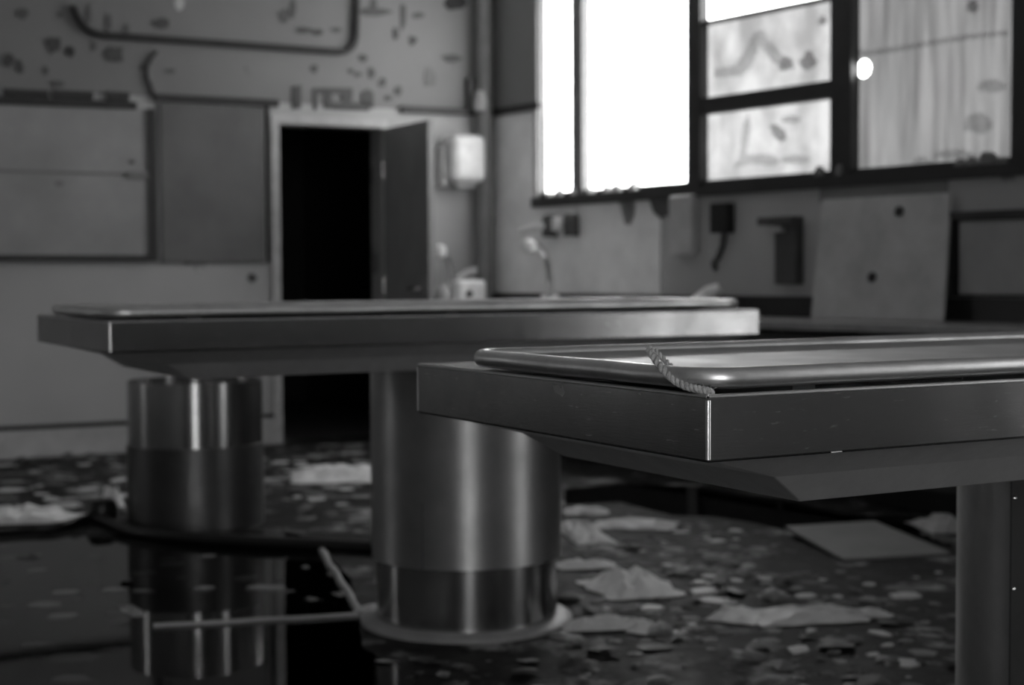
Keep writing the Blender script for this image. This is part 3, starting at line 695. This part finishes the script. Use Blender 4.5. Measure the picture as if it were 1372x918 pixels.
# pedestal of the second table: sleeve over polished column and foot ring
zt2 = Z2-RIM2-.077
MB().lathe([(RP-.012, .205), (RP, .205), (RP, zt2+.002)], 72).build('pedestal_sleeve', 'steel_ped', T2_, smooth=True)
MB().lathe([(RP-.013, 0), (RP-.013, .206)], 72).build('pedestal_column', 'steel_pol', T2_, smooth=True)
MB().lathe([(RP-.013, .0), (RP+.035, .0), (RP+.035, .012), (RP+.02, .02), (RP-.013, .022)], 72, cap0=False, cap1=False).build('foot_ring', 'ring', T2_, smooth=True)
MB().tube([(.0+RP*math.cos(-2.5)*1.001, RP*math.sin(-2.5)*1.001, .205), (RP*math.cos(-2.5)*1.001, RP*math.sin(-2.5)*1.001, .40)], .0015, 6).build('seam', 'darkgrey', T2_)
# third pedestal, its table removed
T3_ = empty('table_pedestal', (P3[0], P3[1], 0), YT); tag(T3_, 'round steel pedestal without a top, standing in the water', 'pedestal')
ZT3 = 1.05-.435
MB().lathe([(RP, 0), (RP, .345)], 72).build('pedestal_sleeve', 'steel_dull', T3_, smooth=True)
MB().lathe([(RP-.004, .345), (RP-.004, ZT3), (RP-.012, ZT3), (RP-.012, ZT3-.05)], 72, cap0=False, cap1=False).build('pedestal_column', 'steel_pol', T3_, smooth=True)
MB().lathe([(RP-.013, ZT3-.07), (RP-.013, ZT3-.05)], 48).build('top_plate', 'black', T3_, smooth=True)

# flecks of dried paint and wire on the near tray rim
tl = T1_.matrix_world
T1_.matrix_world  # evaluated below with explicit transform
cT, sT = math.cos(YT), math.sin(YT)
def t1(x, y, z): return Vector((P1[0]+cT*x-sT*y, P1[1]+sT*x+cT*y, z))
for y_, dz in ((.05, .018), (-.06, .013)):
    o = rubble(R_, .006, .004, 7).build('paint_fleck', 'white'); o.location = t1(-1.242+.0055, y_, Z1+dz+.009-.001)
    tag(o, 'tiny white paint fleck stuck on the near tray rim', 'fleck', 'paint flecks on the near tray rim')

def t1loc(u, v, face):          # a measured point of the near table's end ('x') or long side ('y') face, in the table's own axes
    p0 = t1(-1.242, -W/2, Z1); n = Vector((cT, sT, 0)) if face == 'x' else Vector((-sT, cT, 0))
    q = hitplane(u, v, p0, n)-Vector((P1[0], P1[1], 0)); return Vector((q.x*cT+q.y*sT, -q.x*sT+q.y*cT, q.z))
for face, uv in (('x', [(741, 517), (748, 516), (752, 521), (754, 517), (757, 526), (754, 532), (749, 528), (744, 526)]), ('y', [(1113, 605.5), (1128, 604), (1128, 605.5), (1114, 607)]), ('x', [(856, 527), (859, 526.5), (859, 529.5), (857, 529)])):
    off = Vector((-.0006, 0, 0)) if face == 'x' else Vector((0, -.0006, 0))
    lo = [t1loc(u, v, face) for u, v in uv]; n = len(lo)
    MB().add([p+off*.2 for p in lo]+[p+off for p in lo], [list(range(n)), list(range(n, 2*n))]+[(k, (k+1) % n, n+(k+1) % n, n+k) for k in range(n)]).build('paint_smear', 'panel' if face == 'x' else 'white', T1_)
# twine: two-ply, lying over the tray corner with one end up
def ptn(u, v, depth):          # a point at a given distance along the camera's line of measure, on the table corner
    o, d_ = ray(u, v); return o+d_*depth
tw = empty('twine', t1(-1.242+.03, -W/2+.03, Z1)); tag(tw, 'short end of twisted twine lying over the tray corner', 'twine')
base = tw.location.copy()
d0 = 1.87
path = [ptn(*q) for q in ((869, 467, 1.97), (877, 480, 1.955), (890, 497, 1.925), (904, 510, 1.905), (920, 518, 1.888), (935, 521.5, 1.878), (948, 524, 1.872), (954, 527.5, 1.874))]
m, nt, b = newmat('jute'); n_ = noise(nt, 160, 3, .6); c = ramp(nt, n_.outputs[0], [(.35, .3), (.7, .62)]); nt.links.new(c.outputs[0], b.inputs['Base Color']); b.inputs['Roughness'].default_value = .9; bump(nt, n_.outputs[0], b, .6, .002); M['jute'] = m
for ph in (0, math.pi):
    MB().tube([p-base for p in ply(path, .0024, 9, ph)], .0030, 8).build('strand', 'jute', tw, smooth=True)
path2 = [ptn(*q) for q in ((878, 470, 1.975), (888, 480, 1.965), (898, 490, 1.945), (906, 496.5, 1.93), (909, 501, 1.92))]
for ph in (0, math.pi):
    MB().tube([p-base for p in ply(path2, .0018, 4, ph, 70)], .0023, 6).build('strand', 'jute', tw, smooth=True)
rf = random.Random(9); mbf = MB()
allp = ply(path, .004, 8, 1.0)
for k in range(60):
    p = rf.choice(allp)-base; q = p+Vector((rf.uniform(-1, 1), rf.uniform(-1, 1), rf.uniform(-.2, 1)))*.008; mbf.tube([p, p.lerp(q, .5)+Vector((0, 0, .001)), q], .0003, 4)
o = mbf.build('loose_fibres', 'jute', tw); o['kind'] = 'stuff'

# ------------------------------------------------------------------ floor clutter
# standing water
uvw = [(-60, 735), (60, 722), (150, 716), (260, 706), (350, 708), (400, 716), (440, 745), (470, 775), (480, 830), (486, 868), (560, 905), (520, 1000), (-60, 1000)]
wp = [pf(u, v, .004).xy for u, v in uvw]
MB_ = MB().prism([tuple(p) for p in wp], lambda x, y: (x, y, .0015), lambda x, y: (x, y, .004)).build('puddle', 'water')
tag(MB_, 'shallow standing water around the topless pedestal', 'water', kind='stuff')

uvw = [(757, 655), (830, 648), (930, 652), (1060, 672), (1130, 690), (1270, 690), (1276, 735), (1180, 706), (1060, 712), (1010, 700), (960, 692), (900, 690), (830, 672), (757, 676)]
o = MB().prism([tuple(pf(u, v, .003).xy) for u, v in uvw], lambda x, y: (x, y, .001), lambda x, y: (x, y, .003)).build('puddle', 'water')  # dark film added to darken the floor before the counter
tag(o, 'added dark film on the floor before the counter, behind the nearest table', 'water', kind='stuff')
def hose(name, uv, r, mat, label, cat, lift=0, taper=None):
    P = [pf(u, v, r+lift) for u, v in uv]
    return tag(MB().tube(ply(P, 0, 1, 0, 80), r, 10, taper=taper).build(name, mat, smooth=True), label, cat)
hose('floor_hose', [(-40, 712), (20, 709), (70, 707), (100, 700), (122, 692)], .02, 'rubber', 'thin black hose in front of the pale heap at left', 'hose')
hose('drain_hose', [(128, 694), (145, 700), (175, 711), (240, 719), (330, 725), (420, 729), (494, 733), (560, 735)], .024, 'rubber', 'thick black hose crossing in front of the topless pedestal', 'hose')
o = MB().lathe([(.055, 0), (.065, .03), (.065, .075), (.05, .10), (.02, .105)], 18).build('hose_coupling', 'rubber', smooth=True); o.location = pf(137, 700); tag(o, 'round black coupling at the end of the thick hose', 'coupling')
def stick(uv0, uv1, r, mat, name, label, cat):
    a, b_ = pf(*uv0, r), pf(*uv1, r); n = 12
    tag(MB().tube([a.lerp(b_, k/n)+Vector((.004*math.sin(k*1.7), .004*math.cos(k), 0)) for k in range(n+1)], r, 8).build(name, mat, smooth=True), label, cat)
stick((431, 738), (486, 826), .012, 'wood', 'wooden_stick', 'pale thin stick slanting across the floor left of the middle pedestal', 'stick')
stick((205, 839), (478, 824), .008, 'wood', 'thin_lath', 'long thin lath lying in the water', 'lath')
o = rubble(R_, .05, .03).build('plaster_chip', 'card'); o.location = pf(497, 824); tag(o, 'pale chip at the meeting of stick and lath', 'debris')
# flat sheet on the floor at right
poly = [pf(*q).xy for q in ((1052, 717), (1172, 711), (1272, 745), (1130, 754))]
o = MB().prism([tuple(p) for p in poly], lambda x, y: (x, y, .002+.05*max(0, (y-5.7))), lambda x, y: (x, y, .014+.05*max(0, (y-5.7)))).build('floor_sheet', 'panel'); tag(o, 'flat grey sheet lying on the floor behind the nearest table', 'sheet')
# pale heaps and paper
rh = random.Random(21)
def crumple(name, u, v, lx, ly, h, mat, label, rot=0, cat='paper', group=None):
    n = 9; c = pf(u, v); mb = MB(); vs = []
    for j in range(n):
        for i in range(n):
            x, y = i/(n-1)-.5, j/(n-1)-.5; e = max(0, 1-(2*abs(x))**3)*max(0, 1-(2*abs(y))**3)
            vs.append((x*lx*rh.uniform(.9, 1.08), y*ly*rh.uniform(.9, 1.08), .004+h*e*rh.uniform(.25, 1)))
    fs = [(j*n+i, j*n+i+1, (j+1)*n+i+1, (j+1)*n+i) for j in range(n-1) for i in range(n-1)]
    o = mb.add(vs, fs).build(name, mat); o.location = c; o.rotation_euler.z = rot
    sm = o.modifiers.new('thickness', 'SOLIDIFY'); sm.thickness = .003; sm.offset = 1
    return tag(o, label, cat, group)
crumple('paper_heap', 35, 698, .42, .3, .075, 'paper', 'pale crumpled paper heap on the floor at the left edge')
crumple('paper_curl', 150, 680, .1, .08, .11, 'paper', 'small upright curl of paper left of the topless pedestal', .6)
crumple('paper_sheet', 845, 790, .27, .34, .07, 'paper', 'brightest crumpled sheet on the floor right of the middle pedestal', .3)
crumple('paper_strip', 785, 761, .22, .1, .03, 'paper', 'long pale paper strip touching the middle pedestal', .15)
crumple('paper_wad', 780, 717, .16, .5, .05, 'plaster', 'pale plaster heap beside the middle pedestal', .2, 'rubble')
crumple('torn_cloth', 1075, 828, .34, .22, .03, 'card', 'pale torn cloth lying flat, left of the near pedestal', .2, 'cloth')
crumple('torn_wrapper', 985, 832, .16, .1, .045, 'paper', 'curled bright wrapper at the left end of the torn cloth', -.5, 'wrapper')
crumple('paper_slip', 785, 688, .2, .14, .03, 'plaster', 'flat pale slip on the floor at the edge of the dark counter shade', .1)
crumple('paper_slip', 850, 706, .34, .2, .03, 'card', 'broad greyish slip behind the brightest crumpled sheet', -.2)
crumple('paper_slip', 815, 842, .3, .1, .035, 'plaster', 'pale band of litter in front of the middle pedestal foot', .1)
crumple('paper_slip', 862, 850, .09, .04, .03, 'paper', 'small bright slip below the brightest crumpled sheet', -.5)
crumple('paper_slip', 1262, 708, .2, .3, .06, 'card', 'dim pale sheet far back beside the near pedestal', .1)
crumple('paper_slip', 455, 640, .5, .5, .07, 'plaster', 'pale heap of litter on the floor before the doorway', .1)
crumple('paper_slip', 1140, 826, .25, .12, .02, 'card', 'dull flat strip at the right end of the torn cloth', .2)

# countable chips of fallen plaster and paint: individuals near the middle
rk = random.Random(33)
protos = []
for k in range(6):
    protos.append(rubble(rk, .03, .012 if k % 2 else .02, 6).build('plaster_chip', ('card', 'chipdark', 'panel')[k % 3]))
cnt = 0
def place_chip(o, u, v, sc):
    o.location = pf(u, v); o.scale = (sc*rk.uniform(.7, 1.5), sc*rk.uniform(.6, 1.2), rk.uniform(.2, .6)); o.rotation_euler.z = rk.uniform(0, 6.28)
regions = [((765, 1000), (705, 860), 60, 1.1, 'between the middle pedestal and the nearest table'), ((1000, 1265), (765, 905), 45, 1.0, 'left of the near pedestal'), ((365, 485), (615, 700), 30, 1.5, 'in front of the dark doorway'),
           ((0, 165), (618, 685), 22, 1.6, 'along the back wall skirting'), ((0, 165), (740, 912), 16, 1.1, 'in the water at left'), ((180, 370), (745, 800), 9, 1.1, 'in the water before the topless pedestal'), ((385, 475), (750, 815), 5, .8, 'beside the slanting stick')]
taken = []
for o in bpy.data.objects:
    if o.name.split('.')[0] in ('paper_sheet', 'paper_strip', 'paper_wad', 'torn_cloth', 'torn_wrapper', 'paper_slip', 'paper_heap', 'paper_curl'):
        taken.append((Vector(o.location.xy), .5*max(v.co.xy.length for v in o.data.vertices)*1.5))
taken.append((pf(1160, 732).xy, .45)); big = [(c, r*1.3) for c, r in taken]
for (ua, ub), (va, vb), n, sc, where in regions:
    for i in range(n):
        k = rk.randrange(6); src = protos[k]
        for _try in range(200):
            uu, vv = rk.uniform(ua, ub), rk.uniform(va, vb); q = pf(uu, vv); s0_ = sc*rk.uniform(.5, 1.5); rr_ = .03*1.5*s0_
            if (q.xy-CORNER).dot(RN) > .9 and (q.xy-B0).dot(BN) > .12 and all((q.xy-Vector(p)).length > RP+.16 for p in (P1, P2, P3)) and all((q.xy-c).length > r+rr_ for c, r in taken): break
        else: continue
        if cnt < 6: k = cnt; o = protos[k]
        else: o = src.copy(); COL.objects.link(o)
        place_chip(o, uu, vv, s0_); cnt += 1; taken.append((q.xy, rr_))
        if 'water' in where: o.scale.z = .3; o.scale.x *= 1.5; o.rotation_euler.z = rk.uniform(-.3, .3); o.location.z = .0; o.data = protos[rk.choice((1, 2, 4, 5))].data
        tag(o, 'small fallen chip on the floor '+where, 'chip', 'fallen chips '+where)
# fine flakes: uncountable
rs = random.Random(44); mb = MB()
def flake(c, r):
    n = rs.randint(4, 6); a = rs.uniform(0, 6.28); tilt = rs.uniform(-.35, .35); tx, ty = math.cos(a), math.sin(a)
    lo = [(r*rs.uniform(.6, 1.3)*math.cos(2*math.pi*k/n+a), r*rs.uniform(.6, 1.3)*math.sin(2*math.pi*k/n+a)) for k in range(n)]
    h = r*abs(tilt)*1.3+.002
    mb.add([(c.x+x, c.y+y, h+(x*tx+y*ty)*tilt) for x, y in lo]+[(c.x, c.y, h+r*.15)], [(k, (k+1) % n, n) for k in range(n)])
for _ in range(6500):
    x, y = rs.uniform(-4, 3.5), rs.uniform(3.2, 9.5)
    if y > 9.03+(x+2.67)*.52-.07: continue
    if (Vector((x, y))-CORNER).dot(RN) < (1.75 if x > .1 else 1.1) or any((Vector((x, y))-Vector(p)).length < RP+.09 for p in (P1, P2, P3)): continue
    if any((Vector((x, y))-c).length < r for c, r in big): continue
    wet = x < -.4 and 3.6 < y < 6.6
    if wet and rs.random() < .9: continue
    if math.sin(x*2.1+1)+math.sin(y*1.7+x)+rs.uniform(-1, 1) < .1: continue
    flake(Vector((x, y, 0)), .006+.05*rs.random()**2)
m, nt, b = newmat('paint_flakes'); n_ = noise(nt, 6, 3, .6); c = ramp(nt, n_.outputs[0], [(.42, .02), (.54, .08), (.66, .45)]); nt.links.new(c.outputs[0], b.inputs['Base Color']); b.inputs['Roughness'].default_value = .6; M['flakes'] = m
tag(mb.build('paint_flakes', 'flakes'), 'litter of small paint flakes scattered over the dark floor', 'flakes', kind='stuff')
bpy.context.view_layer.update()
